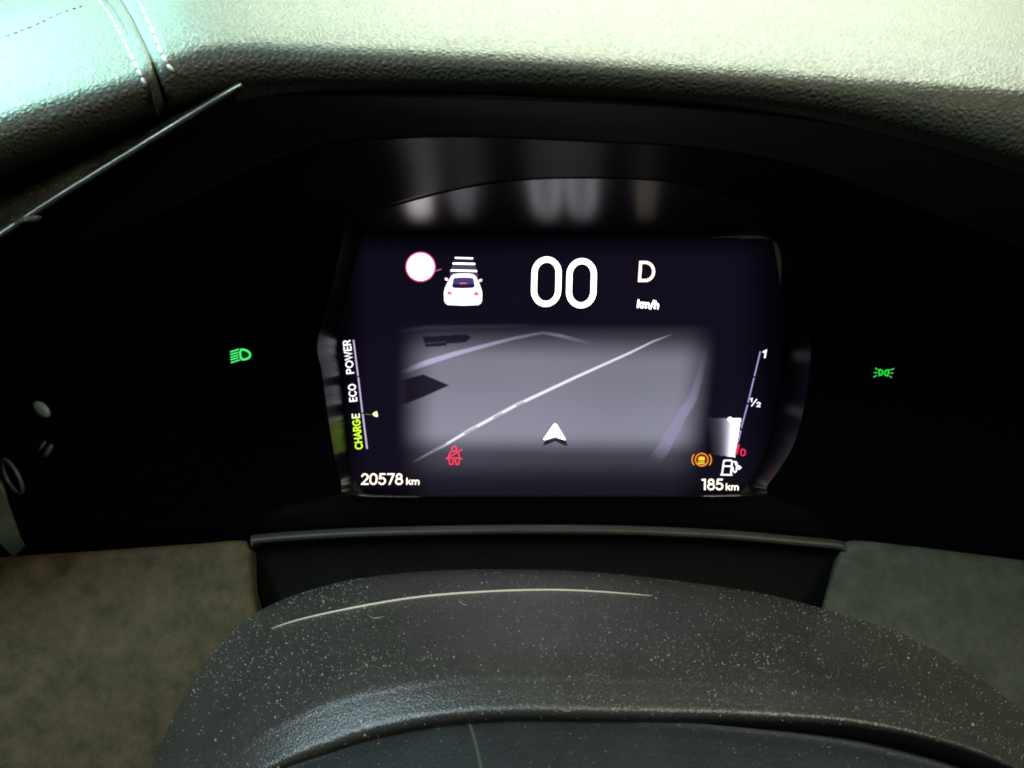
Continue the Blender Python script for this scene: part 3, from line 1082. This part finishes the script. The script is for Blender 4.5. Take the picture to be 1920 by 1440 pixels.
# front face under the ridge
ft = [(150, 1690), (300, 1590), (420, 1508), (520, 1446), (610, 1409), (710, 1376), (800, 1355), (870, 1346), (960, 1343), (1080, 1343), (1180, 1346), (1300, 1355), (1410, 1366),
      (1510, 1377), (1610, 1392), (1710, 1416), (1790, 1440), (1920, 1490), (2100, 1570)]
rows = [[(x, y - 4, .290) for x, y in ft], [(x, y, .2785) for x, y in ft], [(x, y + 6, .2765) for x, y in ft], [(x, y + 40, .2755) for x, y in ft], [(x, y + 120, .272) for x, y in ft],
        [(x, y + 320, .262) for x, y in ft]]
frontG = loft_pts(rows, 160, 50)
o = link('front_panel', to_world(frontG).reshape(-1, 3), grid_faces(50, 160), M['front'], sc, flip=True)
s_ = o.modifiers.new('thickness', 'SOLIDIFY')
s_.thickness = .002
s_.offset = -1
P = cr([(870, 1345, 0), (878, 1352, 0), (888, 1380, 0), (898, 1420, 0), (910, 1480, 0)], np.linspace(0, 4, 40))
v, f = tube([W(p[0], p[1], project(frontG, p[0], p[1]) + .0004) for p in P], .0007, 8)
link('seam', v, f, mat('seam_edge', (.10, .11, .10), .4), sc)

# dust settled on the column cover
V, F = [], []
Gw = to_world(domeG)
Gf = to_world(frontG)


def fleck(g, GG, j, i, r, ar=1.0):
    p = Vector(g[j, i])
    e1 = (Vector(g[j, i + 1]) - p)
    e2 = (Vector(g[j + 1, i]) - p)
    p = p + e1 * random.random() + e2 * random.random()
    nn = e1.cross(e2).normalized()
    if nn.dot(CAM - p) < 0:
        nn = -nn
    a = e1.normalized()
    b = nn.cross(a)
    q = random.random() * 6.28
    a, b = a * math.cos(q) + b * math.sin(q), b * math.cos(q) - a * math.sin(q)
    k = len(V)
    m_ = 6
    V.append(p + nn * r * .7)
    for t in range(m_):
        rr = r * random.uniform(.6, 1.2)
        V.append(p + a * rr * ar * math.cos(t * 2 * math.pi / m_) + b * rr * math.sin(t * 2 * math.pi / m_) - nn * .00003)
    for t in range(m_):
        F.append((k, k + 1 + t, k + 1 + (t + 1) % m_))


dust_patches = [(random.uniform(400, 1900), random.uniform(1080, 1380), random.uniform(30, 110), random.uniform(.2, .6)) for _ in range(26)]
for _ in range(15000):
    jj = random.choice((random.uniform(23, 78), random.uniform(23, 78), random.uniform(23, 78), random.uniform(60, 105)))
    ii = random.randint(6, 250)
    px_, py_ = domeG[int(jj), ii, 0], domeG[int(jj), ii, 1]
    dens = .06 + .18 * max(0, (px_ - 900) / 1000) + sum(a_ * math.exp(-((px_ - cx_) ** 2 + (2 * (py_ - cy_)) ** 2) / (2 * r_ * r_)) for cx_, cy_, r_, a_ in dust_patches)
    if random.random() > dens:
        continue
    fleck(Gw, domeG, int(jj), ii, (abs(random.gauss(0, 1)) * .00006 + .00006) * (1.7 if jj < 62 else 1.0))
for _ in range(260):
    fleck(Gw, domeG, random.randint(24, 118), random.randint(20, 245), random.uniform(.00016, .0003))
for _ in range(12):
    fleck(Gw, domeG, random.randint(30, 112), random.randint(40, 230), random.uniform(.00035, .00055), 1.3)
for _ in range(300):
    fleck(Gf, frontG, random.randint(16, 44), random.randint(20, 140), random.uniform(.00008, .00018))
o = link('dust', V, F, M['dust'], None)
tag(o, 'pale dust specks scattered over the steering column cover', 'dust', kind='stuff')
V, F = [], []
for (x, y, L_, a0) in ((868, 1130, 16, .5), (706, 1156, 26, -.05), (1440, 1240, 12, 1.2), (1060, 1330, 14, .2)):
    q = []
    for i in range(7):
        u = i / 6
        xx = x + (u - .5) * L_ * math.cos(a0)
        yy = y + (u - .5) * L_ * math.sin(a0) + 3 * math.sin(u * 3)
        q.append(W(xx, yy, project(domeG, xx, yy) - .0003))
    v, f = tube(q, .00012, 6)
    b_ = len(V)
    V += v
    F += [tuple(i + b_ for i in t) for t in f]
o = link('lint', V, F, M['fibre'], None)
tag(o, 'few short lint fibres lying on the steering column cover', 'lint', kind='stuff')
